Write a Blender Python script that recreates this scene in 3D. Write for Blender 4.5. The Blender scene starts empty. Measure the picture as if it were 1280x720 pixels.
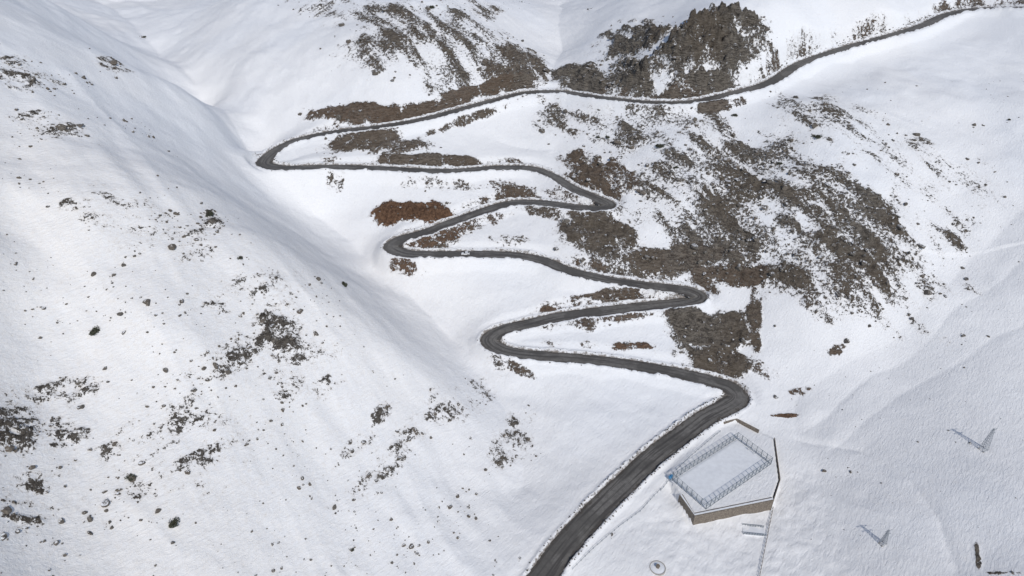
import bpy, math, random, numpy as np
from mathutils import Vector, kdtree, Matrix
random.seed(7); rng=np.random.default_rng(11)
CH=220.0; PITCH=math.radians(33); F=853.33
cp,sp=math.cos(PITCH),math.sin(PITCH)
def ray(u,v):
    a=(u-640)/F; b=(v-360)/F
    return np.array([a, cp-b*sp, -(sp+b*cp)])
def atz(u,v,z):
    d=ray(u,v); t=(z-CH)/d[2]
    return np.array([d[0]*t,d[1]*t,z])
# ---------------- noise
TAB=rng.random((256,256))
def vn(x,y,s=0):
    x=x+s*17.3; y=y+s*9.1
    xi=np.floor(x).astype(np.int64); yi=np.floor(y).astype(np.int64)
    fx=x-xi; fy=y-yi
    fx=fx*fx*fx*(fx*(fx*6-15)+10); fy=fy*fy*fy*(fy*(fy*6-15)+10)
    a=TAB[xi&255,yi&255]; b=TAB[(xi+1)&255,yi&255]; c=TAB[xi&255,(yi+1)&255]; d=TAB[(xi+1)&255,(yi+1)&255]
    return (a*(1-fx)+b*fx)*(1-fy)+(c*(1-fx)+d*fx)*fy
def fbm(x,y,o=4,s=0):
    r=0;a=.5;n=0
    for i in range(o):
        r=r+a*vn(x,y,s+i*3); n+=a; a*=.55; x,y=(x*1.6+y*1.2),(-x*1.2+y*1.6)
    return r/n-.5
def sstep(a,b,x):
    t=np.clip((x-a)/(b-a),0,1); return t*t*(3-2*t)
# ---------------- road survey (sight line + elevation)
RD=[(655,750,-9),(672,730,None),(700,690,None),(735,650,None),(775,610,-3),(815,572,None),(850,545,None),(882,522,1),(908,508,None),(922,497,None),(914,485,4),(892,477,None),(860,469,None),(800,458,None),(740,450,None),(690,446,None),(648,442,None),(624,436,11),(612,425,12),(628,413,13),(660,405,None),(700,396,None),(760,388,None),(820,381,None),(855,377,None),(874,371,22),(862,364,23),(835,360,None),(800,356,None),(750,348,None),(710,338,None),(680,326,None),(640,319,None),(580,318,None),(530,318,None),(504,316,35),(490,308,36),(502,299,37),(530,291,None),(570,276,None),(610,262,None),(640,254,None),(680,254,None),(720,259,None),(748,260,46),(760,256,46.5),(748,249,47.5),(715,235,None),(690,220,None),(665,211,None),(620,210,None),(570,214,None),(520,213,None),(460,210,None),(400,209,None),(352,210,62),(331,205,63),(342,190,64.5),(370,176,None),(420,165,None),(480,158,None),(530,149,None),(580,136,None),(620,125,None),(660,116,None),(700,115,80),(750,122,None),(810,128,84),(860,128,86),(910,118,None),(960,104,None),(1000,80,100),(1050,62,None),(1100,48,None),(1150,33,None),(1185,18,118),(1220,11,121),(1300,9,126),(1400,8,130)]
pl=[0]
for i in range(1,len(RD)):
    pl.append(pl[-1]+math.hypot(RD[i][0]-RD[i-1][0],1.8*(RD[i][1]-RD[i-1][1])))
ks=[i for i,r in enumerate(RD) if r[2] is not None]
zz=np.interp(pl,[pl[i] for i in ks],[RD[i][2] for i in ks])
RW=np.array([atz(r[0],r[1],z) for r,z in zip(RD,zz)])
def catmull(P,n=14):
    out=[]
    Q=np.vstack([2*P[0]-P[1],P,2*P[-1]-P[-2]])
    for i in range(1,len(Q)-2):
        p0,p1,p2,p3=Q[i-1],Q[i],Q[i+1],Q[i+2]
        d1=math.sqrt(np.linalg.norm(p1-p0))+1e-6;d2=math.sqrt(np.linalg.norm(p2-p1))+1e-6;d3=math.sqrt(np.linalg.norm(p3-p2))+1e-6
        m1=(p1-p0)/d1-(p2-p0)/(d1+d2)+(p2-p1)/d2; m2=(p2-p1)/d2-(p3-p1)/(d2+d3)+(p3-p2)/d3
        m1*=d2;m2*=d2
        for k in range(n):
            t=k/n
            out.append((2*t**3-3*t*t+1)*p1+(t**3-2*t*t+t)*m1+(-2*t**3+3*t*t)*p2+(t**3-t*t)*m2)
    out.append(P[-1]); return np.array(out)
def resample(P,st):
    s=np.concatenate([[0],np.cumsum(np.linalg.norm(np.diff(P[:,:2],axis=0),axis=1))])
    n=int(s[-1]/st); q=np.linspace(0,s[-1],n)
    return np.stack([np.interp(q,s,P[:,k]) for k in range(3)],1),q
RP,RS=resample(catmull(RW),1.0)
def smooth(a,k):
    ker=np.hanning(k+2)[1:-1]; ker/=ker.sum(); pad=k//2
    return np.convolve(np.concatenate([np.full(pad,a[0]),a,np.full(pad,a[-1])]),ker,'valid')[:len(a)]
RP[:,0]=smooth(RP[:,0],5);RP[:,1]=smooth(RP[:,1],5);RP[:,2]=smooth(RP[:,2],31)
i0=int(np.argmin(np.hypot(*(RP[:,:2]-atz(914,485,4)[:2]).T)))
HW=np.interp(np.arange(len(RP)),[0,i0-30,i0+30,len(RP)-1],[5.3,4.9,4.1,3.9])
for hp in ((922,497,3),(612,425,12),(874,371,22),(760,256,46.5),(490,308,36),(331,205,63)):
    ii=int(np.argmin(np.hypot(*(RP[:,:2]-atz(*hp)[:2]).T))); HW=HW+.9*np.exp(-((np.arange(len(RP))-ii)/9.)**2)
# ---------------- terrain control
CP=[(0,720,62),(0,600,70),(0,500,79),(0,400,90),(0,300,103),(0,200,118),(0,100,136),(0,0,150),(-150,500,104),(-150,200,140),(-150,720,88),
(100,250,108),(100,190,116),(100,150,119),(100,60,128),(60,0,136),(200,400,78),(200,300,90),(200,600,50),(200,720,40),(200,180,97),(250,120,96),(250,240,91),
(300,500,50),(300,400,65),(330,310,75),(400,500,36),(400,370,57),(400,600,24),(400,720,12),(500,500,22),(500,440,33),(520,600,8),(560,720,-4),(560,500,15),
(130,-5,94),(200,60,84),(260,120,74),(310,180,64),(400,265,42),(440,300,33),(480,340,26),(540,400,16),(595,455,7),(640,520,2),(640,600,-3),
(300,80,92),(300,30,104),(380,100,89),(300,0,113),(400,40,106),(500,50,108),(500,110,88),(500,0,122),(600,40,107),(640,85,92),(700,60,90),(700,0,98),(600,0,115),
(800,60,104),(860,50,117),(870,5,128),(940,60,113),(760,30,108),(1000,20,127),(1000,0,133),(1100,10,127),(1200,-10,130),
(860,175,74),(900,200,67),(950,150,82),(1000,130,90),(1100,100,96),(1200,70,102),(1280,60,108),
(850,250,53),(950,250,58),(950,300,46),(1050,250,63),(1050,300,51),(850,310,36),(930,350,30),(1000,400,25),(1080,380,33),(1150,330,45),
(1150,200,74),(1280,150,88),(1280,250,64),(1200,340,42),(1280,340,47),(1100,430,20),(1000,480,8),(1180,420,27),(1280,450,30),(1040,540,4),(1150,540,11),(1280,560,18),
(1280,650,15),(1160,640,8),(1280,720,12),(1050,700,-3),(1150,720,4),(1225,705,7),(960,720,-7),(860,690,-6.5),(780,700,-6),(760,655,-5),(820,650,-4.5),(960,655,-5),(1000,600,-2),
(870,672,-6),(915,662,-6),(958,648,-5.5),(846,650,-5),
(880,590,0),(940,560,0),(885,615,0),(850,600,0),(915,545,0),(1420,400,42),(1420,200,82),(1420,650,16),
(700,600,-3),(700,530,1),(780,520,1),(850,495,2.5),(920,440,11),(960,440,14),
(200,800,32),(640,820,-12),(1000,800,-10),(1280,850,8)]
C=np.vstack([np.array([atz(*c) for c in CP]),np.array([[300,70,10],[380,120,22],[480,90,28],[480,200,48],[480,320,80],[420,430,98]])]) 
ctl=np.vstack([C,RW])
S=100.0
def K(r2): return .5*r2*np.log(r2+1e-9)
def fit(pts,lam):
    X=pts[:,:2]/S; n=len(X)
    D=((X[:,None]-X[None])**2).sum(2)
    A=np.zeros((n+3,n+3)); A[:n,:n]=K(D)+lam*np.eye(n); A[:n,n]=1;A[:n,n+1:]=X;A[n,:n]=1;A[n+1:,:n]=X.T
    b=np.concatenate([pts[:,2],[0,0,0]])
    return X,np.linalg.solve(A,b)
XC,WT=fit(ctl,0.012)
def base(x,y):
    sh=x.shape; x=x.ravel()/S;y=y.ravel()/S; out=np.empty(len(x)); n=len(XC)
    for i in range(0,len(x),20000):
        a=x[i:i+20000];b=y[i:i+20000]
        r2=(a[:,None]-XC[:,0])**2+(b[:,None]-XC[:,1])**2
        out[i:i+20000]=K(r2)@WT[:n]+WT[n]+WT[n+1]*a+WT[n+2]*b
    return out.reshape(sh)
def grow(s,st,end,k=1.16):
    o=[];v=s
    while True:
        st*=k; v+=st if end>s else -st; o.append(v)
        if (end>s and v>end) or (end<s and v<end): break
    return o
xs=np.concatenate([grow(-430,2,-2500)[::-1],np.arange(-430,-200,1.2),np.arange(-200,240,.7),np.arange(240,480,1.2),grow(480,2,2500)])
ys=np.concatenate([grow(88,1.5,-1500)[::-1],np.arange(88,310,.7),np.arange(310,480,.9),np.arange(480,760,1.8),grow(760,3,4000)])
xs=np.unique(xs);ys=np.unique(ys)
GX,GY=np.meshgrid(xs,ys)
cx=np.clip(GX,-430,480);cy=np.clip(GY,70,740)
lx=np.arange(-438,492,4.0);ly=np.arange(62,752,4.0)
LX,LY=np.meshgrid(lx,ly); LB=base(LX,LY)
def cub(f):
    return np.stack([-.5*f+f*f-.5*f**3,1-2.5*f*f+1.5*f**3,.5*f+2*f*f-1.5*f**3,-.5*f*f+.5*f**3])
ax=(cx[0]-lx[0])/4; ix=np.floor(ax).astype(int); wx=cub(ax-ix)
ay=(cy[:,0]-ly[0])/4; iy=np.floor(ay).astype(int); wy=cub(ay-iy)
tmp=sum(wx[k][None,:]*LB[:,ix+k-1] for k in range(4))
Z=sum(wy[k][:,None]*tmp[iy+k-1,:] for k in range(4))
out=np.hypot(GX-cx,GY-cy)
Z=Z+np.maximum(GY-740,0)*.30+np.where(GY>740,fbm(GX/180,GY/180,4,5)*np.minimum(out*.4,120),0)
# distance to road
kd=kdtree.KDTree(len(RP))
for i,p in enumerate(RP): kd.insert((p[0],p[1],0),i)
kd.balance()
D=np.full(GX.shape,999.0);NI=np.zeros(GX.shape,int)
near=np.zeros(GX.shape,bool)
for p in RP[::8]:
    a,b=np.searchsorted(xs,[p[0]-30,p[0]+30]);c,d=np.searchsorted(ys,[p[1]-30,p[1]+30]); near[c:d,a:b]=True
for r,c in zip(*np.nonzero(near)):
    co,i,dd=kd.find((xs[c],ys[r],0)); D[r,c]=dd; NI[r,c]=i
tan=np.gradient(RP[:,:2],axis=0); tan/=np.linalg.norm(tan,axis=1)[:,None]; nor=np.stack([-tan[:,1],tan[:,0]],1)
def dline(x,y,P):
    d=np.full(x.shape,1e9)
    for a,b in zip(P[:-1],P[1:]):
        e=b-a;t=np.clip(((x-a[0])*e[0]+(y-a[1])*e[1])/(e@e),0,1); d=np.minimum(d,np.hypot(x-a[0]-t*e[0],y-a[1]-t*e[1]))
    return d
far=sstep(6,35,D)
wxn=fbm(GX/30,GY/30,2,70)*14; wyn=fbm(GX/30,GY/30,2,75)*14
for pts_,dep,L in (([(130,-5,94),(200,60,84),(260,120,74),(310,182,64)],8,26),([(345,222,60),(400,265,42),(440,300,33),(480,340,26),(540,400,16),(595,452,7),(640,520,2),(650,600,-3)],6,20),
      ([(700,0,98),(702,60,90),(690,100,84)],5,20),([(1280,250,66),(1200,338,46),(1100,430,22),(1000,480,8),(1000,540,3)],2.5,22),([(620,130,84),(690,150,76),(700,200,62)],2.5,12),
      ([(1005,545,2),(1080,565,4),(1140,600,8),(1180,650,9),(1200,715,6)],.9,2.6),([(1280,330,48),(1180,400,30),(1090,470,14),(1010,530,4)],.6,3),([(1280,395,40),(1160,470,18),(1040,560,3)],.5,3),([(730,700,-6),(800,655,-5),(850,640,-5),(880,700,-6)],.4,1.6)):
    P=np.array([atz(*q)[:2] for q in pts_]); d=dline(GX+wxn*.5,GY+wyn*.5,P); Z=Z-dep*np.exp(-d/L)*sstep(5,22,D)
near_l=1-.6*(1-sstep(120,230,GY))
big=fbm(GX/75,GY/75,4,1)*11+fbm(GX/24,GY/24,3,2)*2.6
side=sstep(20,120,np.abs(GX-20))*.6+.4
calm=1-.6*sstep(130,170,GX)*(1-sstep(230,290,GY))
Z=Z+big*far*side*.75*near_l*calm
run=1-np.abs(fbm((GX*.75+GY*.66)/26+wxn/60,(GX*.66-GY*.75)/110,3,80))*4
Z=Z+run*1.3*far*(1-.6*sstep(60,160,GX)*(GY<300))
rip=1-.45*sstep(60,140,GX)
Z=Z+fbm(GX/7,GY/7,3,9)*.6*sstep(4,12,D)*rip+fbm((GX*.8+GY*.6)/2.2,(GX*.6-GY*.8)/6,2,12)*.3*sstep(4,12,D)*rip
park=sstep(45,60,GX)*(1-sstep(120,135,GX))*(GY<200)*(GY>135)
Z=Z+park*sstep(5,9,D)*fbm(GX/2.6,GY/2.6,3,15)*.7
hw=HW[NI]; zr=RP[NI,2]; Zb=Z.copy()
ew=6+5*fbm(GX/15,GY/15,2,31)
w=1-sstep(0,1,(D-hw-.6)/ew)
Z=Z*(1-w)+zr*w
bw=.7+.5*vn(GX/9,GY/9,6)
berm=(.35+1.3*vn(GX/2.2,GY/2.2,4))*(.5+1.0*vn(GX/13,GY/13,8))*np.exp(-((D-hw-.9)/bw)**2)
Z+=berm
Z=np.where(D<hw+.1,np.minimum(Z,zr-.28),Z)
# court terrace
pad=np.array([atz(u,v,0)[:2] for u,v in [(850,618),(868,643),(966,623),(974,600),(967,548),(920,527),(905,530),(835,590)]])
def sdpoly(x,y,P):
    d=np.full(x.shape,1e9);ins=np.zeros(x.shape,bool);n=len(P)
    for i in range(n):
        a=P[i];b=P[(i+1)%n];e=b-a
        t=np.clip(((x-a[0])*e[0]+(y-a[1])*e[1])/(e@e),0,1)
        d=np.minimum(d,np.hypot(x-a[0]-t*e[0],y-a[1]-t*e[1]))
        c=((a[1]>y)!=(b[1]>y))&(x<(b[0]-a[0])*(y-a[1])/(b[1]-a[1]+1e-12)+a[0]); ins^=c
    return np.where(ins,-d,d)
box=(GX>40)&(GX<150)&(GY>150)&(GY<250)
sd=np.full(GX.shape,999.);sd[box]=sdpoly(GX[box],GY[box],pad)
wl=[atz(u,v,0) for u,v in [(851,619),(868,644),(966,624)]]
dw=dline(GX,GY,np.array([p[:2] for p in wl]))
ft=(1-sstep(3,14,dw))*(sd>0)*(GY<205)
Z=np.where(ft>0,Z*(1-ft)+np.minimum(Z,-4.0+.4*vn(GX/3,GY/3,2))*ft,Z)
pw=(1-sstep(-.2,.7,sd))*sstep(5,9,D)
Z=Z*(1-pw)+(0.0+fbm(GX/3,GY/3,2,3)*.25)*pw
def lookup(x,y,A=None):
    A=Z if A is None else A
    x=np.asarray(x,float);y=np.asarray(y,float)
    i=np.clip(np.searchsorted(xs,x)-1,0,len(xs)-2);j=np.clip(np.searchsorted(ys,y)-1,0,len(ys)-2)
    fx=np.clip((x-xs[i])/(xs[i+1]-xs[i]),0,1);fy=np.clip((y-ys[j])/(ys[j+1]-ys[j]),0,1)
    return (A[j,i]*(1-fx)+A[j,i+1]*fx)*(1-fy)+(A[j+1,i]*(1-fx)+A[j+1,i+1]*fx)*fy
TS=np.linspace(60,1800,2400)
def hit(u,v):
    d=ray(u,v); X=d[0]*TS;Y=d[1]*TS;H=CH+d[2]*TS-lookup(X,Y)
    k=np.nonzero(H<0)[0]; k=k[0] if len(k) else len(TS)-1
    k=max(k,1); f=H[k-1]/(H[k-1]-H[k]+1e-9); t=TS[k-1]+f*(TS[k]-TS[k-1])
    return np.array([d[0]*t,d[1]*t,CH+d[2]*t])
# ---------------- rock / dirt patches: (u,v,ru,rv,ang,density,red,relief)
PT=[(560,45,105,48,15,.48,.2,1.5),(640,75,42,30,20,.62,.35,2),(450,15,90,20,10,.44,.1,1.2),(600,12,60,14,0,.42,.1,1),(650,100,30,10,10,.6,.5,1),(470,60,60,25,10,.4,.1,1),
(728,97,34,18,0,.78,.1,2.5),(872,42,95,38,-8,.84,.15,6.5),(795,58,60,26,-25,.62,.1,3),(885,98,50,18,0,.8,.15,4),(925,62,36,24,30,.68,.1,4),(845,118,80,8,3,.68,.4,1.5),(780,85,60,16,-15,.53,.1,1.5),
(690,150,20,25,0,.47,.1,1),(840,165,140,34,5,.46,.2,1.5),(880,215,140,60,10,.51,.1,2),(1000,235,130,66,25,.46,.1,1.5),(1080,300,120,66,30,.46,.15,1.8),(960,310,120,60,10,.53,.2,2),(1050,350,90,36,10,.54,.2,2),(1150,300,55,38,45,.42,.1,1.5),(1060,385,45,20,0,.47,.2,1.5),(870,270,110,45,10,.51,.15,1.5),
(750,222,58,28,15,.74,.5,2),(752,300,66,34,25,.78,.2,2),(830,325,88,20,5,.78,.35,1.5),(905,345,56,17,5,.74,.5,1.5),(770,366,64,14,3,.8,.5,1.2),(885,412,64,28,8,.8,.2,2),(895,450,50,17,12,.74,.25,1.5),(943,405,10,40,-5,.75,.35,1),
(440,141,66,12,-2,.84,.6,1.5),(530,137,60,11,-6,.8,.55,1.5),(605,112,56,14,-14,.74,.55,1.2),(450,178,46,14,-12,.76,.4,1),(540,198,90,8,2,.78,.4,1),(500,185,45,9,-8,.6,.4,1),(585,150,64,8,-18,.62,.4,.7),
(515,264,47,14,-5,1.0,1.0,2.5),(490,270,20,9,0,.9,.95,1.5),(540,298,50,12,-14,.64,.8,.8),(505,330,24,10,20,.55,.8,.5),(600,280,45,8,-15,.52,.6,.5),(640,300,34,7,0,.45,.3,.5),(670,245,64,9,5,.52,.5,.8),(700,262,54,10,8,.62,.3,1),
(420,230,14,16,30,.6,.2,1),(900,130,54,10,-10,.68,.4,1),(560,232,60,8,0,.38,.3,.5),
(800,393,64,8,-4,.64,.6,.8),(700,403,54,7,-8,.52,.5,.6),(792,432,30,6,0,.7,.85,.5),(685,388,18,5,0,.7,.7,.5),(650,463,30,8,25,.6,.5,.5),(740,430,34,5,0,.45,.6,.3),(1045,438,16,8,-30,.68,.5,.6),(978,520,18,3,0,.85,.9,.3),(1000,489,18,6,-10,.65,.6,.6),(955,462,24,11,20,.5,.5,.8),(932,535,16,7,20,.7,.5,.4),
(20,535,44,42,20,.58,.1,1.5),(60,500,75,22,-10,.4,.1,1),(30,620,55,55,0,.42,.1,1),(80,545,44,34,20,.42,.1,1),(45,98,65,16,10,.48,.1,1.5),(140,82,24,11,20,.6,.1,1),(70,160,55,15,25,.46,.1,1),
(345,415,44,40,-35,.6,.15,2),(270,460,55,22,-15,.46,.2,1),(240,300,30,34,0,.42,.1,1),(265,275,18,12,0,.6,.1,1.5),(480,585,58,20,-40,.52,.1,1),(440,560,44,13,-30,.46,.1,.7),(475,515,22,11,-60,.52,.1,1),(500,560,44,20,-35,.42,.1,.7),(640,560,34,22,-30,.34,.1,.5),(160,600,16,11,0,.48,.1,1),(370,470,75,34,-20,.38,.1,.8),(330,360,85,34,-20,.36,.1,.6),(150,270,95,34,20,.3,.1,.5),(220,550,130,66,-20,.3,.1,.5),(590,495,66,22,-20,.32,.1,.5),(650,520,22,15,0,.38,.1,.5),
(1222,698,5,20,-8,.8,0,1.0),(1250,716,26,3,0,.7,0,.6),(1150,210,120,40,30,.35,.05,.5),(1060,150,90,30,20,.34,.05,.5),
(20,75,32,7,0,.5,.1,1),(300,430,34,18,-40,.52,.15,1),(15,640,20,13,0,.62,.1,1)]
rock=np.zeros(GX.shape);red=np.zeros(GX.shape);rel=np.zeros(GX.shape);ELL=[]
warp=fbm(GX/14,GY/14,4,21)
for (u,v,ru,rv,an,de,rd,rl) in PT:
    c=hit(u,v); a=math.radians(an)
    e1=hit(u+3*math.cos(a),v+3*math.sin(a)); e2=hit(u-3*math.sin(a),v+3*math.cos(a))
    e1b=hit(u-3*math.cos(a),v-3*math.sin(a)); e2b=hit(u+3*math.sin(a),v-3*math.cos(a))
    M=np.array([(e1-e1b)[:2]/6*ru,(e2-e2b)[:2]/6*rv]).T
    for k in range(2):
        L=np.linalg.norm(M[:,k]); mx=(ru,rv)[k]*(.9 if k==0 else 2.2)*1.3
        if L>mx: M[:,k]*=mx/L
    if abs(np.linalg.det(M))<1: continue
    Mi=np.linalg.inv(M); ELL.append((c,M,de,rd,(u,v)))
    R=np.abs(M).sum(1)*1.7
    i0_,i1_=np.searchsorted(xs,[c[0]-R[0],c[0]+R[0]]);j0_,j1_=np.searchsorted(ys,[c[1]-R[1],c[1]+R[1]])
    sl=(slice(j0_,j1_),slice(i0_,i1_))
    dx=GX[sl]-c[0];dy=GY[sl]-c[1]
    q=np.hypot(Mi[0,0]*dx+Mi[0,1]*dy,Mi[1,0]*dx+Mi[1,1]*dy)+warp[sl]*1.1
    m=1-sstep(.55,1.35,q)
    red[sl]=np.where(m*de>rock[sl],rd,red[sl]); rock[sl]=np.maximum(rock[sl],m*de)
    rel[sl]=np.maximum(rel[sl],m*rl)
rock*=sstep(hw+.7,hw+1.8,D)*(sd>2)
cut=sstep(.4,2.0,Zb-zr)*(D<hw+9)*sstep(hw+.8,hw+1.6,D)*(1-sstep(hw+4,hw+9,D))
cut*=sstep(-.12,.12,fbm(GX/22,GY/22,2,60))
c2=cut*.5
red=np.where(c2>rock,.5,red); rock=np.maximum(rock,c2)
def aniso(ang,ls,lt,o,s):
    c,s_=math.cos(ang),math.sin(ang); return fbm((GX*c+GY*s_+wxn*.25)/ls,(-GX*s_+GY*c+wyn*.25)/lt,o,s)
rs=aniso(-.95,19,5.4,5,100); lsn=aniso(.9,7,3.0,5,110); sr=sstep(-70,-20,GX+ (GY-300)*.35)
an_=lsn*(1-sr)+rs*sr
cl=fbm(GX/30,GY/30,3,120)
gate=sstep(.02,.2,rock)
field=rock-.07*(1-sr)*gate+(an_*1.2+cl*(.6-.3*(1-sr)))*gate-.015*gate+.16*sstep(.52,.75,rock)
off=sstep(hw+1,hw+6,D)
body=sstep(.38,.62,field)
rd2=fbm(GX/3.2,GY/4.2,3,44)
crag=1-np.abs(fbm(GX/6,GY/6,3,48))*6
st=5.5; zq=(Z+an_*7)/st; led=(sstep(.3,.7,zq-np.floor(zq))-(zq-np.floor(zq)))*st
Z=Z+off*rel*body*(.55+rd2*1.7+an_*1.2+crag*.25)+off*body*led*np.clip(rel-1,0,3)*.42
grime=np.exp(-np.clip(D-hw,0,50)/1.0)
warm=(1-sstep(-120,60,GX))*(1-sstep(260,400,GY-GX*.2))*.8+.25*(1-sstep(180,260,GY))*sstep(0,60,GX)
tint=fbm(GX/60,GY/60,3,130)+.5
def np_mesh(name,V,Fq,mat,smooth=True,attrs=None):
    me=bpy.data.meshes.new(name); n=len(V);m=len(Fq);k=Fq.shape[1]
    me.vertices.add(n);me.vertices.foreach_set('co',V.astype(np.float32).ravel())
    me.loops.add(m*k);me.loops.foreach_set('vertex_index',Fq.astype(np.int32).ravel())
    me.polygons.add(m);me.polygons.foreach_set('loop_start',np.arange(0,m*k,k,dtype=np.int32))
    try: me.polygons.foreach_set('loop_total',np.full(m,k,dtype=np.int32))
    except Exception: pass
    me.polygons.foreach_set('use_smooth',np.full(m,smooth))
    me.update(calc_edges=True)
    for an,av in (attrs or {}).items():
        at=me.attributes.new(an,'FLOAT','POINT'); at.data.foreach_set('value',av.astype(np.float32).ravel())
    me.materials.append(mat)
    o=bpy.data.objects.new(name,me); bpy.context.scene.collection.objects.link(o); return o
# ---------------- materials
class NT:
    def __init__(s,name):
        s.m=bpy.data.materials.new(name); s.m.use_nodes=True; s.t=s.m.node_tree; s.b=s.t.nodes['Principled BSDF']
    def n(s,ty,**k):
        x=s.t.nodes.new(ty)
        for a,b in k.items(): setattr(x,a,b)
        return x
    def l(s,a,b): s.t.links.new(a,b)
    def setin(s,x,i,v):
        if v is None: return
        if hasattr(v,'is_output') : s.l(v,x.inputs[i])
        else: x.inputs[i].default_value=v
    def math(s,op,a,b=None,c=None,clamp=False):
        x=s.n('ShaderNodeMath',operation=op); x.use_clamp=clamp
        s.setin(x,0,a);s.setin(x,1,b);s.setin(x,2,c); return x.outputs[0]
    def noise(s,vec,scale,det=6,rough=.6,dist=0):
        x=s.n('ShaderNodeTexNoise'); s.l(vec,x.inputs['Vector']); x.inputs['Scale'].default_value=scale;x.inputs['Detail'].default_value=det;x.inputs['Roughness'].default_value=rough;x.inputs['Distortion'].default_value=dist
        return x.outputs['Fac']
    def ramp(s,v,a,b,to=(0,1)):
        x=s.n('ShaderNodeMapRange',interpolation_type='SMOOTHSTEP'); s.l(v,x.inputs[0]); x.inputs[1].default_value=a;x.inputs[2].default_value=b;x.inputs[3].default_value=to[0];x.inputs[4].default_value=to[1]; return x.outputs[0]
    def mix(s,f,a,b):
        x=s.n('ShaderNodeMix',data_type='RGBA'); s.setin(x,0,f)
        for i,v in ((6,a),(7,b)):
            if isinstance(v,tuple): x.inputs[i].default_value=(*v,1)
            else: s.l(v,x.inputs[i])
        return x.outputs[2]
    def attr(s,n): return s.n('ShaderNodeAttribute',attribute_name=n).outputs['Fac']
    def pos(s): return s.n('ShaderNodeNewGeometry').outputs['Position']
    def map(s,v,sc,rot=(0,0,0)):
        x=s.n('ShaderNodeMapping'); s.l(v,x.inputs[0]); x.inputs['Scale'].default_value=sc;x.inputs['Rotation'].default_value=rot; return x.outputs[0]
    def bump(s,h,dist,st=1,nrm=None):
        x=s.n('ShaderNodeBump'); s.l(h,x.inputs['Height']); x.inputs['Distance'].default_value=dist;x.inputs['Strength'].default_value=st
        if nrm: s.l(nrm,x.inputs['Normal'])
        return x.outputs[0]
SNOW=(.81,.815,.825)
def terrain_mat():
    t=NT('snow_and_rock'); P=t.pos()
    fl=t.attr('field');gt=t.attr('gate');rd=t.attr('red');gr=t.attr('grime');wm=t.attr('warm');ti=t.attr('tint')
    nB=t.noise(P,.6,5,.72,.3); n2=t.noise(P,2.4,4,.7)
    v=t.math('ADD',fl,t.math('MULTIPLY',t.math('SUBTRACT',nB,.5),1.9))
    v=t.math('ADD',v,t.math('MULTIPLY',t.math('SUBTRACT',n2,.5),.6))
    rf=t.math('MULTIPLY',t.ramp(v,.5,.55),t.ramp(gt,.1,.9))
    Pz=t.map(P,(.3,.3,1.5)); n1=t.noise(Pz,.9,4,.7)
    g=t.mix(t.ramp(n1,.38,.62),(.055,.048,.041),(.215,.19,.158)); g=t.mix(t.ramp(n2,.44,.68,(0,.6)),g,(.31,.28,.24)); g=t.mix(t.ramp(ti,.45,.62,(0,.5)),g,(.135,.108,.08))  # rock tones; dark end of the banded noise also paints shade into crevices
    g=t.mix(t.math('MULTIPLY',wm,.55),g,(.075,.066,.058))
    r=t.mix(t.ramp(nB,.35,.65),(.10,.058,.038),(.23,.135,.083))
    rc=t.mix(t.math('MULTIPLY',rd,rd),g,r)
    sn=t.mix(t.ramp(ti,.4,.62,(0,.5)),SNOW,(.82,.81,.80))
    sn=t.mix(t.math('MULTIPLY',wm,t.ramp(nB,.3,.7,(.3,.9))),sn,(.80,.76,.715))
    sn=t.mix(t.math('MULTIPLY',t.ramp(v,.15,.5),.24),sn,(.5,.44,.38))
    gm=t.ramp(t.math('ADD',gr,t.math('MULTIPLY',t.math('SUBTRACT',nB,.5),1.9)),.56,1.0,(0,.85))
    sn=t.mix(gm,sn,(.14,.11,.085))
    t.l(t.mix(rf,sn,rc),t.b.inputs['Base Color']); t.b.inputs['Roughness'].default_value=.8; t.b.inputs['Specular IOR Level'].default_value=.1
    Pr=t.map(t.map(P,(1,1,1),(0,0,.7)),(1,.3,1))
    h=t.math('MULTIPLY',t.noise(Pr,1.1,4,.7,.5),.5)
    h=t.math('ADD',h,t.math('MULTIPLY',t.math('MULTIPLY',t.math('ADD',nB,t.math('MULTIPLY',n1,1.4)),rf),2.0))
    t.l(t.bump(h,.9,.9),t.b.inputs['Normal']); return t.m
def road_mat():
    t=NT('asphalt'); P=t.pos(); ac=t.attr('across'); al=t.attr('along')
    cb=t.n('ShaderNodeCombineXYZ'); t.l(ac,cb.inputs[0]); t.l(t.math('MULTIPLY',al,.04),cb.inputs[1]); L=cb.outputs[0]
    n=t.noise(L,.8,4,.6,.2); n2=t.noise(P,.5,5,.7); n3=t.noise(P,.05,3,.5)
    c=t.mix(t.ramp(n2,.3,.7),(.115,.108,.10),(.18,.17,.155))
    c=t.mix(t.ramp(n,.47,.58,(0,.85)),c,(.06,.053,.047))
    c=t.mix(t.ramp(n3,.5,.58,(0,.6)),c,(.065,.06,.054))
    e=t.math('ADD',t.attr('edge'),t.math('MULTIPLY',t.math('SUBTRACT',n2,.5),1.7))
    c=t.mix(t.ramp(e,.64,.9,(0,.8)),c,(.06,.05,.041)); c=t.mix(t.ramp(e,1.03,1.13),c,(.6,.585,.57))
    t.l(c,t.b.inputs['Base Color']); t.l(t.ramp(n,.4,.7,(.85,.4)),t.b.inputs['Roughness'])
    t.l(t.bump(n2,.15,.6),t.b.inputs['Normal']); return t.m
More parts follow.
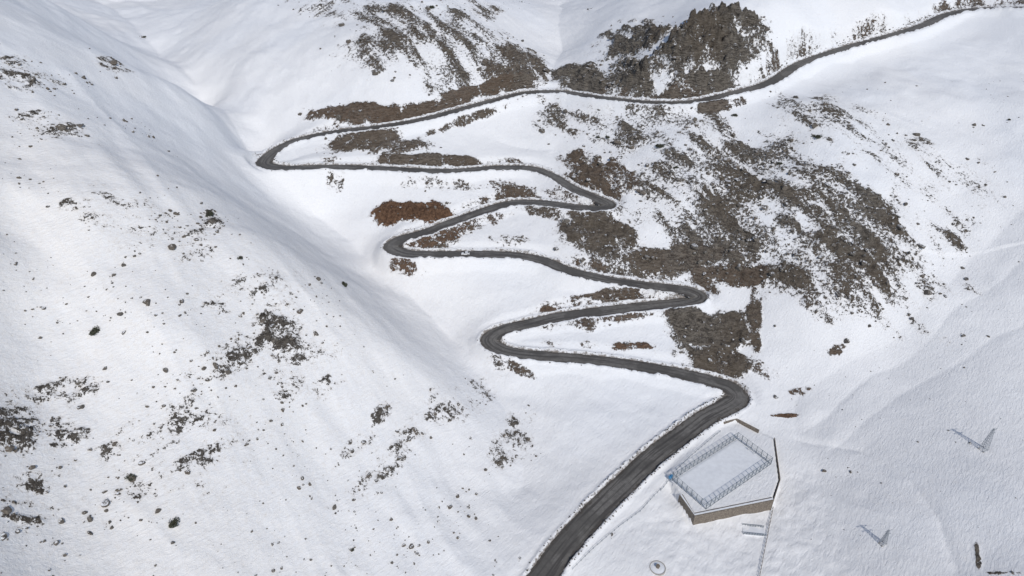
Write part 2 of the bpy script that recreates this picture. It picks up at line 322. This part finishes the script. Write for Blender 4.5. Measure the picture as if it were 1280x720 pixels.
def rock_mat(name='weathered_rock',snow=True,dark=1.0):
    t=NT(name); P=t.pos(); n=t.noise(P,1.3,5,.7); n2=t.noise(P,.07,2,.5)
    c=t.mix(t.ramp(n,.3,.7),(.05*dark,.044*dark,.038*dark),(.18*dark,.16*dark,.135*dark)); c=t.mix(t.ramp(n2,.4,.6,(0,.5)),c,(.135*dark,.108*dark,.084*dark))
    if snow:
        g=t.n('ShaderNodeNewGeometry'); sx=t.n('ShaderNodeSeparateXYZ'); t.l(g.outputs['Normal'],sx.inputs[0])
        f=t.ramp(t.math('ADD',sx.outputs[2],t.math('MULTIPLY',t.math('SUBTRACT',n,.5),1.4)),.9,1.05)
        c=t.mix(f,c,SNOW)
    t.l(c,t.b.inputs['Base Color']); t.b.inputs['Roughness'].default_value=.9
    return t.m
def plain(name,col,rough=.6,metal=0,var=.25,sc=2.0):
    t=NT(name); P=t.pos(); n=t.noise(P,sc,4,.6)
    c=t.mix(t.ramp(n,.3,.7),tuple(x*(1-var) for x in col),tuple(min(1,x*(1+var)) for x in col))
    t.l(c,t.b.inputs['Base Color']);t.b.inputs['Roughness'].default_value=rough;t.b.inputs['Metallic'].default_value=metal
    return t.m
def masonry(name,c1,c2,mort,scale=1.0):
    t=NT(name); P=t.pos(); 
    v=t.n('ShaderNodeTexVoronoi',feature='DISTANCE_TO_EDGE'); t.l(t.map(P,(1,1,1.6)),v.inputs['Vector']); v.inputs['Scale'].default_value=scale
    n=t.noise(P,1.2,4,.6)
    c=t.mix(t.ramp(n,.35,.65),c1,c2); c=t.mix(t.ramp(v.outputs[0],.02,.1),mort,c)
    t.l(c,t.b.inputs['Base Color']);t.b.inputs['Roughness'].default_value=.9; t.l(t.bump(v.outputs[0],.2,.8),t.b.inputs['Normal']); return t.m
MT=terrain_mat();MR=road_mat();MK=rock_mat()
M_dirt=rock_mat('dirty_plowed_lumps',False,.8)
M_snow=plain('packed_snow',(.76,.77,.785),.8,0,.05,.5)
M_steel=plain('galvanised_steel',(.15,.18,.205),.6,.1,.15)
M_net=plain('fence_wire',(.14,.17,.19),.7,0,.1)
M_pyl=plain('weathered_galvanised_steel',(.36,.38,.40),.6,0,.12)
M_wall=masonry('stone_masonry',(.17,.14,.11),(.27,.23,.18),(.11,.09,.075),1.3)
M_conc=plain('concrete',(.38,.36,.33),.85)
M_blue=plain('blue_paint',(.10,.32,.55),.4,0,.1)
M_white=plain('white_car_paint',(.85,.85,.85),.25,0,.02); M_glass=plain('tinted_glass',(.02,.025,.03),.1); M_tyre=plain('rubber',(.02,.02,.02),.8)
M_wood=plain('rusty_post',(.10,.075,.055),.8)
ny,nx=GX.shape
idx=np.arange(ny*nx).reshape(ny,nx)
Fq=np.stack([idx[:-1,:-1],idx[:-1,1:],idx[1:,1:],idx[1:,:-1]],-1).reshape(-1,4)
np_mesh('mountain_terrain',np.stack([GX,GY,Z],-1).reshape(-1,3),Fq,MT,True,dict(field=field,gate=gate,red=red,grime=grime,warm=warm,tint=tint))
# road ribbon
n=len(RP); cs=np.linspace(-1,1,13); V=[];A=[];E=[];AL=[]
for k in cs:
    e=(HW+.55)*k
    V.append(np.stack([RP[:,0]+nor[:,0]*e,RP[:,1]+nor[:,1]*e,RP[:,2]-.06*k*k-.10*(abs(k)>.95)],1)); A.append(e);E.append(np.full(n,abs(k)));AL.append(RS[:n])
V=np.array(V).transpose(1,0,2).reshape(-1,3);A=np.array(A).T;E=np.array(E).T;AL=np.array(AL).T
idr=np.arange(n*13).reshape(n,13)
np_mesh('road',V,np.stack([idr[:-1,1:],idr[:-1,:-1],idr[1:,:-1],idr[1:,1:]],-1).reshape(-1,4),MR,True,dict(across=A,edge=E,along=AL))
# ---------------- rocks
import bmesh
def ico(sub):
    bm=bmesh.new();bmesh.ops.create_icosphere(bm,subdivisions=sub,radius=1)
    v=np.array([x.co[:] for x in bm.verts]);f=np.array([[q.index for q in p.verts] for p in bm.faces]);bm.free();return v,f
IV,IF=ico(2)
shapes=[]
for k in range(14):
    v=IV.copy()
    for j in range(9):
        d=rng.normal(size=3);d/=np.linalg.norm(d);h=rng.uniform(.45,.8); p=v@d; v=v-np.outer(np.maximum(p-h,0),d)
    v*=1+rng.normal(0,.06,(len(v),1)); shapes.append(v)
def rocks(name,pts,mat):
    VV=[];FF=[];o=0
    for (x,y,s,fl) in pts:
        z=float(lookup(x,y)); v=shapes[rng.integers(14)]*np.array([s*rng.uniform(.7,1.4),s*rng.uniform(.7,1.2),s*fl])
        a=rng.uniform(0,6.28);c,sn=math.cos(a),math.sin(a); v=v@np.array([[c,sn,0],[-sn,c,0],[0,0,1]])
        VV.append(v+[x,y,z+s*fl*.25]);FF.append(IF+o);o+=len(v)
    return np_mesh(name,np.vstack(VV),np.vstack(FF),mat,False)
pts=[]
def dok(x,y,m=2.0):
    co,i,dd=kd.find((x,y,0)); return dd>HW[i]+m and not(55<x<120 and 170<y<232)
for c,M,de,rd,(u,v) in ELL:
    area=abs(np.linalg.det(M))*3.14; lf=(u<660 and v>230) or u<200; cnt=int(min(area*de*(.15 if lf else .09),400))
    if rd>.8: cnt//=3
    for _ in range(cnt):
        r=math.sqrt(rng.random())*1.3;a=rng.uniform(0,6.28); p=c[:2]+M@np.array([r*math.cos(a),r*math.sin(a)])
        f_=float(lookup(p[0],p[1],field))
        if f_<.3 and rng.random()>.25: continue
        if dok(*p): pts.append((p[0],p[1],min(2.4,.24+rng.exponential(.32 if lf else .42)),rng.uniform(.5,.9)))
for u,v,s in [(42,100,3),(105,98,2.8),(142,80,3.2),(60,112,1.8),(178,47,1.6),(243,488,2),(205,508,1.5),(165,600,2.2),(98,480,1.6),(192,484,1),(265,278,3),(272,290,2),(398,350,2.4),(395,418,2.4),(270,458,2.6),(285,465,2.4),(345,425,3),(362,420,2.5),(375,390,2.4),(255,462,1.8),(588,548,1),(670,570,1),(1063,590,1.2),(1204,420,1.6),(765,668,1),(1218,157,2),(12,562,2.4),(8,640,2.4),(5,672,1.8),(22,665,1.2),(40,585,1.5),(75,585,1.2),(735,12,1.5),(535,12,3.5),(70,680,1.2),(140,660,1),(220,268,1.6),(302,322,1.4),(20,330,1.3),(95,260,1.3),(438,688,.8),(650,698,.8)]:
    p=hit(u,v); pts.append((p[0],p[1],s*.62,.85))
    for _ in range(4):
        q=p[:2]+rng.normal(0,s*1.5,2); pts.append((q[0],q[1],s*rng.uniform(.1,.32),.8))
k=0
while k<1350:
    x=rng.uniform(-240,-5);y=rng.uniform(100,330)
    if y>215-x*.62: continue
    if fbm(np.array([x/20]),np.array([y/20]),3,200)[0]+rng.normal(0,.08)<.05: continue
    k+=1
    if dok(x,y,8): pts.append((x,y,.15+rng.exponential(.22),.8))
for _ in range(350):
    x=rng.uniform(110,330);y=rng.uniform(160,430)
    if dok(x,y,6): pts.append((x,y,.12+rng.exponential(.16),.8))
for i in range(n):
    if RP[i,0]>150 and RP[i,1]>415:
        s_=1 if nor[i,1]>0 else -1
        dens=sstep(.3,.6,vn(np.array([i/9.]),np.array([0.]),5))[0]
        for _ in range(2):
            if rng.random()<dens*.6:
                e=s_*(HW[i]+rng.uniform(1.2,3.2)); p=RP[i,:2]+nor[i]*e+tan[i]*rng.uniform(-1,1)
                pts.append((p[0],p[1],rng.uniform(.25,.7),.8))
rocks('scattered_rocks',pts,MK); nrock=len(pts)
pts=[]
for i in range(2,n-2):
    for sd_ in (-1,1):
        for _ in range(2 if i<i0+10 else 1):
            if rng.random()<(.6 if i<i0 else .35):
                e=sd_*(HW[i]+rng.uniform(.2,1.5)); p=RP[i,:2]+nor[i]*e+tan[i]*rng.uniform(-.5,.5)
                co,ii,dd=kd.find((p[0],p[1],0))
                if dd>HW[ii]+.1: pts.append((p[0],p[1],rng.uniform(.12,.45),.8))
rocks('roadside_debris',pts,M_dirt)
def leafmat():
    t=NT('juniper_foliage');P=t.pos();n=t.noise(P,3,3,.6); t.l(t.mix(t.ramp(n,.3,.7),(.022,.028,.016),(.075,.075,.045)),t.b.inputs['Base Color']);t.b.inputs['Roughness'].default_value=.8;return t.m
ML=leafmat()
def shrub(u,v,r):
    p=hit(u,v);root=bpy.data.objects.new('juniper_shrub',None);bpy.context.scene.collection.objects.link(root);root.location=p
    V=[];Fa=[];o=0
    lob=[(rng.normal(0,.42,2)*r,rng.uniform(.35,.75)*r) for _ in range(7)]
    for (c,s) in lob:
        for _ in range(150):
            d=rng.normal(size=3);d/=np.linalg.norm(d);d[2]=abs(d[2]); q=d*s*rng.uniform(.55,1.1)+[c[0],c[1],.1*r]
            a=rng.normal(size=3);a/=np.linalg.norm(a);b=np.cross(a,d);b/=np.linalg.norm(b)+1e-6; h=.13*r*rng.uniform(.6,1.3)
            V+= [q-a*h,q+b*h*.5,q+a*h,q-b*h*.5];Fa.append([o,o+1,o+2,o+3]);o+=4
    f=np_mesh('foliage',np.array(V),np.array(Fa),ML,False);f.parent=root
    V=[];Fa=[];o=0
    for k in range(7):
        a=k*.9+rng.uniform(0,.5);L=r*rng.uniform(.6,1); tip=np.array([math.cos(a)*L*.7,math.sin(a)*L*.7,L*.7])
        for h,w_ in ((np.array([0,0,-.3]),.09*r),(tip*.5,.05*r),(tip,.015*r)):
            for j in range(5): V.append(h+[w_*math.cos(j*1.2566),w_*math.sin(j*1.2566),0])
        for s_ in range(2):
            for j in range(5): Fa.append([o+s_*5+j,o+s_*5+(j+1)%5,o+s_*5+5+(j+1)%5,o+s_*5+5+j])
        o+=15
    b=np_mesh('branches',np.array(V),np.array(Fa),M_wood,False);b.parent=root
for u,v,r in [(118,417,2.0),(430,356,1.9),(300,323,1.0),(1022,172,2.0),(825,184,2.4),(760,172,1.6),(217,655,1.6),(262,268,1.6),(918,145,1.6),(440,688,.7),(180,47,1.6),(748,172,1.2),(975,205,1.3),(845,210,1.4),(163,598,1.3),(540,10,2.2),(1262,150,1.0)]: shrub(u,v,r)
def beams(name,segs,mat,parent=None,w=.06,seg=4):
    V=[];Fa=[];o=0
    for s in segs:
        a=np.array(s[0],float);b=np.array(s[1],float);ww=s[2] if len(s)>2 else w
        d=b-a;L=np.linalg.norm(d)
        if L<1e-6: continue
        d/=L;x=np.cross(d,[0,0,1]) if abs(d[2])<.9 else np.cross(d,[1,0,0]);x/=np.linalg.norm(x);y=np.cross(d,x)
        for p in (a,b):
            for k in range(4):
                an=math.pi/4+k*math.pi/2; V.append(p+(x*math.cos(an)+y*math.sin(an))*ww*.707)
        for k in range(4): Fa.append([o+k,o+(k+1)%4,o+4+(k+1)%4,o+4+k])
        Fa.append([o+3,o+2,o+1,o]);Fa.append([o+4,o+5,o+6,o+7]);o+=8
    ob=np_mesh(name,np.array(V),np.array(Fa),mat,False)
    if parent: ob.parent=parent
    return ob
def empty(name,loc=(0,0,0)):
    e=bpy.data.objects.new(name,None);e.location=loc;bpy.context.scene.collection.objects.link(e);return e
A0=np.array([66.1,193.1]);e1=np.array([.817,.577]);e2=np.array([.577,-.817]);LL,WW=40.5,18.0
cor=[A0,A0+e2*WW,A0+e2*WW+e1*LL,A0+e1*LL]
fence=empty('sports_court_fence')
posts=[];wires=[];Hf=4.0
for a,b in zip(cor,cor[1:]+cor[:1]):
    L=np.linalg.norm(b-a);k=int(round(L/2.6));
    for i in range(k):
        p=a+(b-a)*i/k; posts.append(((*p,-.3),(*p,Hf),.2))
    for h in (.1,2.0,Hf-.03): posts.append(((*a,h),(*b,h),.08))
    m=int(L/.5)
    for i in range(m):
        p=a+(b-a)*(i+.5)/m; wires.append(((*p,.12),(*p,Hf-.08),.025))
    for h in np.arange(.5,Hf,.5): wires.append(((*a,h),(*b,h),.02))
beams('posts_and_rails',posts,M_steel,fence);beams('wire_mesh',wires,M_net,fence)
nu,nv_=42,20; U,VV_=np.meshgrid(np.linspace(-.4,LL+.4,nu),np.linspace(-.4,WW+.4,nv_))
PX=A0[0]+e1[0]*U+e2[0]*VV_;PY=A0[1]+e1[1]*U+e2[1]*VV_
PZ=.22+fbm(PX/5,PY/5,3,90)*.25
edge_=np.minimum(np.minimum(U+.4,LL+.4-U),np.minimum(VV_+.4,WW+.4-VV_)); PZ=np.where(edge_<.05,-.4,PZ)
ic=np.arange(nu*nv_).reshape(nv_,nu)
np_mesh('sports_court',np.stack([PX,PY,PZ],-1).reshape(-1,3),np.stack([ic[:-1,:-1],ic[1:,:-1],ic[1:,1:],ic[:-1,1:]],-1).reshape(-1,4),M_snow,True)
gp=plain('goal_paint',(.6,.6,.6))
for nm,t0 in (('football_goal',1.6),('football_goal',LL-1.6)):
    c=A0+e1*t0+e2*WW/2; l=c-e2*1.5;r=c+e2*1.5; s=-1 if t0<5 else 1
    bk=e1*s*.9
    beams(nm,[((*l,.1),(*l,2.1)),((*r,.1),(*r,2.1)),((*l,2.07),(*r,2.07)),((*l,2.07),(*(l+bk),.2)),((*r,2.07),(*(r+bk),.2)),((*(l+bk),.2),(*(r+bk),.2))],gp,None,.1)
def wall(name,pp,top,bot,th,mat):
    P=[np.array(p[:2]) for p in pp];V=[];Fa=[];nn=len(P)
    for i in range(nn):
        a=P[max(i-1,0)];b=P[min(i+1,nn-1)];d=(b-a)/np.linalg.norm(b-a);nr=np.array([-d[1],d[0]])*th/2
        V+=[[*(P[i]+nr),top],[*(P[i]-nr),top],[*(P[i]-nr),bot],[*(P[i]+nr),bot]]
    for i in range(nn-1):
        o=4*i
        for k in range(4): Fa.append([o+k,o+(k+1)%4,o+4+(k+1)%4,o+4+k])
    Fa.append([3,2,1,0]);o=4*(nn-1);Fa.append([o,o+1,o+2,o+3])
    return np_mesh(name,np.array(V),np.array(Fa),mat,False)
root=empty('retaining_wall'); a=wall('masonry',wl,.35,-6,1.6,M_wall);a.parent=root
b=wall('snow_capping',wl,.46,.352,.7,M_snow);b.parent=root
w2=[atz(u,v,0) for u,v in [(968,622),(975,600),(968,548)]]
wall('boundary_wall',w2,.5,-4,.3,M_wall)
w3=[atz(u,v,0) for u,v in [(948,541),(919,526),(904,531)]]
wall('stone_wall',w3,1.5,-3,.9,M_wall)
def terr_fence(name,uv,h=1.2,gap=2.5,mat=M_steel,w=.09,rails=(1.0,.5)):
    P=np.array([hit(u,v) for u,v in uv]);Q,_=resample(P,gap);pp=[]
    Q=[np.array([q[0],q[1],float(lookup(q[0],q[1]))]) for q in Q]
    for q in Q: pp.append((q-[0,0,.4],q+[0,0,h],w))
    for a_,b_ in zip(Q[:-1],Q[1:]):
        for r_ in rails: pp.append((a_+[0,0,h*r_-.03],b_+[0,0,h*r_-.03],w*.6))
    beams(name,pp,mat)
terr_fence('boundary_fence',[(966,636),(960,665),(949,722)],1.3,1.6,M_wood,.16)
terr_fence('roadside_fence',[(716,712),(742,686),(770,662),(800,640),(826,612)],1.1,2.2,M_steel,.1)
terr_fence('park_fence',[(826,614),(838,596),(862,572),(900,540)],1.1,2.2,M_steel,.1)
br=empty('footbridge');c=hit(942,664)
def R2(p,a=-.12): return c+np.array([p[0]*math.cos(a)-p[1]*math.sin(a),p[0]*math.sin(a)+p[1]*math.cos(a),p[2]])
sg=[]
for y in (-2,2):
    for x in np.linspace(-4,4,9): sg.append((R2((x,y,0)),R2((x,y,1.4)),.13))
    for h in (.4,.9,1.4): sg.append((R2((-4,y,h)),R2((4,y,h)),.1))
beams('railings',sg,M_steel,br)
dk=np.array([R2(p) for p in [(-4.2,-2.1,.3),(4.2,-2.1,.3),(4.2,2.1,.3),(-4.2,2.1,.3),(-4.2,-2.1,-.6),(4.2,-2.1,-.6),(4.2,2.1,-.6),(-4.2,2.1,-.6)]])
o_=np_mesh('deck',dk,np.array([[0,1,2,3],[0,4,5,1],[1,5,6,2],[2,6,7,3],[3,7,4,0]]),M_snow,False);o_.parent=br
def ring(name,u,v,ro,ri,h,mat):
    c=hit(u,v);rt=empty(name,c);N=40;V=[];Fa=[]
    for k in range(N):
        a=k/N*2*math.pi;C_,S_=math.cos(a),math.sin(a)
        V+=[[ro*C_,ro*S_,-1.2],[ro*C_,ro*S_,h],[ri*C_,ri*S_,h],[ri*C_,ri*S_,-1.2]]
    for k in range(N):
        o=4*k;p=4*((k+1)%N)
        for j in range(3): Fa.append([o+j,p+j,p+j+1,o+j+1])
    w_=np_mesh('wall',np.array(V),np.array(Fa),mat,False);w_.parent=rt
    V=[[0,0,h+.1]]
    for rr,zz_ in ((.5,.05),(.85,-.1),(1,-.25)):
        for k in range(N):
            a=k/N*2*math.pi;V.append([(ri+.05)*rr*math.cos(a),(ri+.05)*rr*math.sin(a),h+zz_])
    me=bpy.data.meshes.new('snow_fill');F_=[(0,1+k,1+(k+1)%N) for k in range(N)]
    for q_ in range(2):
        for k in range(N): F_.append((1+q_*N+k,1+(q_+1)*N+k,1+(q_+1)*N+(k+1)%N,1+q_*N+(k+1)%N))
    me.from_pydata(V,[],F_);me.materials.append(M_snow)
    for p_ in me.polygons: p_.use_smooth=True
    s_=bpy.data.objects.new('snow_fill',me);bpy.context.scene.collection.objects.link(s_);s_.parent=rt
    V=[];F_=[]
    for z_,r_ in ((h-.2,.7),(h+.9,.5),(h+1.0,.8),(h+1.2,.75)):
        for k in range(12): V.append((r_*math.cos(k*math.pi/6),r_*math.sin(k*math.pi/6),z_))
    for q_ in range(3):
        for k in range(12): F_.append((q_*12+k,q_*12+(k+1)%12,q_*12+12+(k+1)%12,q_*12+12+k))
    F_.append(tuple(range(36,48)))
    me=bpy.data.meshes.new('spout');me.from_pydata(V,[],F_);me.materials.append(M_wall)
    sp_=bpy.data.objects.new('spout',me);bpy.context.scene.collection.objects.link(sp_);sp_.parent=rt
ring('round_fountain',822,710,3.0,2.7,.35,M_conc)
c=hit(838,598);wc=empty('waste_container',c);wc.rotation_euler[2]=.6
bm=bmesh.new();
vs=[bm.verts.new(p) for p in [(-.75,-.45,.2),(.75,-.45,.2),(.75,.45,.2),(-.75,.45,.2),(-.95,-.6,1.25),(.95,-.6,1.25),(.95,.6,1.25),(-.95,.6,1.25)]]
for f in [(3,2,1,0),(4,5,6,7),(0,1,5,4),(1,2,6,5),(2,3,7,6),(3,0,4,7)]: bm.faces.new([vs[k] for k in f])
bmesh.ops.bevel(bm,geom=bm.edges[:],offset=.05,segments=2,affect='EDGES')
me=bpy.data.meshes.new('bin_body');bm.to_mesh(me);bm.free();me.materials.append(M_blue);ob=bpy.data.objects.new('bin_body',me);bpy.context.scene.collection.objects.link(ob);ob.parent=wc
V=[];Fa=[]
for x in (-1,1):
    for k in range(9):
        a=k/8*math.pi;V.append([x*1.0,.64*math.cos(a),1.27+.35*math.sin(a)])
for k in range(8): Fa.append([k,k+1,10+k,9+k])
o_=np_mesh('domed_lid',np.array(V),np.array(Fa),M_blue);o_.parent=wc
beams('feet',[((x,y,-.2),(x,y,.2),.1) for x in (-.6,.6) for y in (-.35,.35)],M_tyre,wc)
def pylon(u,v,H,ang,b0=1.25):
    c=hit(u,v);rt=empty('lattice_pylon',c);rt.rotation_euler[2]=ang;sg=[]
    def hwd(z): return b0*(1-z/H)+.22
    L=np.linspace(-.8,H,11)
    cn=[(-1,-1),(1,-1),(1,1),(-1,1)]
    for a,b in zip(L[:-1],L[1:]):
        for k in range(4):
            x,y=cn[k];x2,y2=cn[(k+1)%4];A_=hwd(a);B_=hwd(b)
            sg.append(((x*A_,y*A_,a),(x*B_,y*B_,b),.10));sg.append(((x*A_,y*A_,a),(x2*B_,y2*B_,b),.055));sg.append(((x2*A_,y2*A_,a),(x*B_,y*B_,b),.055));sg.append(((x*B_,y*B_,b),(x2*B_,y2*B_,b),.05))
    for z in (H-.2,H-2.2):
        for s in (-1,1):
            sg.append(((0,0,z),(s*1.6,0,z),.1));sg.append(((0,0,z-.8),(s*1.6,0,z),.06)); sg.append(((s*1.5,0,z),(s*1.5,0,z-.5),.1))
    beams('steel_lattice',sg,M_pyl,rt)
    beams('footings',[((x*b0*1.06,y*b0*1.06,-1.5),(x*b0*1.06,y*b0*1.06,.15),.5) for x,y in cn],M_conc,rt)
pylon(1229,562,11.5,.3,1.0);pylon(1103,680,8,.3,.7)
c=hit(581,318); co,ii,dd=kd.find((c[0],c[1],0)); c=RP[ii].copy()
car=empty('white_car',c); car.rotation_euler[2]=math.atan2(tan[ii][1],tan[ii][0])
def loft(name,secs,mat,parent):
    V=[];Fa=[];m=len(secs[0])
    for s in secs: V+=s
    for i in range(len(secs)-1):
        for k in range(m): Fa.append([i*m+k,i*m+(k+1)%m,(i+1)*m+(k+1)%m,(i+1)*m+k])
    me=bpy.data.meshes.new(name);me.from_pydata([tuple(v) for v in V],[],Fa+[list(range(m))[::-1],list(range((len(secs)-1)*m,len(secs)*m))]);me.materials.append(mat)
    o=bpy.data.objects.new(name,me);bpy.context.scene.collection.objects.link(o);o.parent=parent;return o
def sec(x,w,z0,z1): return [(x,-w,z0),(x,-w,(z0+z1)/2),(x,-w*.9,z1),(x,w*.9,z1),(x,w,(z0+z1)/2),(x,w,z0)]
loft('body',[sec(-2.2,.78,.4,.8),sec(-2.1,.86,.3,.98),sec(-1.2,.9,.28,1.02),sec(.6,.9,.28,1.0),sec(1.7,.88,.28,.88),sec(2.15,.8,.32,.72),sec(2.22,.7,.4,.62)],M_white,car)
loft('windows',[sec(-1.95,.7,.95,1.0),sec(-1.35,.74,.95,1.42),sec(.1,.74,.95,1.44),sec(.95,.72,.93,.98)],M_glass,car)
loft('roof',[sec(-1.42,.7,1.4,1.45),sec(-.9,.76,1.4,1.49),sec(-.2,.76,1.4,1.5),sec(.15,.7,1.4,1.46)],M_white,car)
for k,(x,y) in enumerate([(-1.35,-.8),(-1.35,.8),(1.35,-.8),(1.35,.8)]):
    V=[];Fa=[]
    for s,yy in ((0,y-.11),(1,y+.11)):
        for j in range(16): V.append((x+.32*math.cos(j*math.pi/8),yy,.32+.32*math.sin(j*math.pi/8)))
    for j in range(16): Fa.append((j,(j+1)%16,16+(j+1)%16,16+j))
    me=bpy.data.meshes.new('wheel');me.from_pydata(V,[],Fa+[tuple(range(16))[::-1],tuple(range(16,32))]);me.materials.append(M_tyre);o=bpy.data.objects.new('wheel_%d'%(k+1),me);bpy.context.scene.collection.objects.link(o);o.parent=car
# ---------------- light, sky, camera
el=math.radians(43); sv=Vector((.36,-.93,0)).normalized()*math.cos(el)+Vector((0,0,math.sin(el)))
sun=bpy.data.lights.new('sun','SUN');sun.energy=2.65;sun.angle=math.radians(.5);sun.color=(1,.96,.90)
so=bpy.data.objects.new('sun',sun);so.rotation_euler=sv.to_track_quat('Z','Y').to_euler();bpy.context.scene.collection.objects.link(so)
wd=bpy.data.worlds.new('World');bpy.context.scene.world=wd;wd.use_nodes=True;nt=wd.node_tree
sk=nt.nodes.new('ShaderNodeTexSky');sk.sky_type='NISHITA';sk.sun_disc=False;sk.sun_elevation=el;sk.sun_rotation=math.atan2(sv.x,sv.y);sk.altitude=2000
nt.links.new(sk.outputs[0],nt.nodes['Background'].inputs[0]);nt.nodes['Background'].inputs[1].default_value=.105
cm=bpy.data.cameras.new('camera');cm.lens=24;cm.sensor_width=36;cm.clip_end=9000;cm.clip_start=1
co=bpy.data.objects.new('camera',cm);co.location=(0,0,CH);co.rotation_euler=(math.radians(90-33),0,0);bpy.context.scene.collection.objects.link(co)
bpy.context.scene.camera=co
bpy.context.scene.view_settings.view_transform='Standard'
print('verts',ny*nx,'road',n,'rocks',nrock,'Z',Z.min(),Z.max())
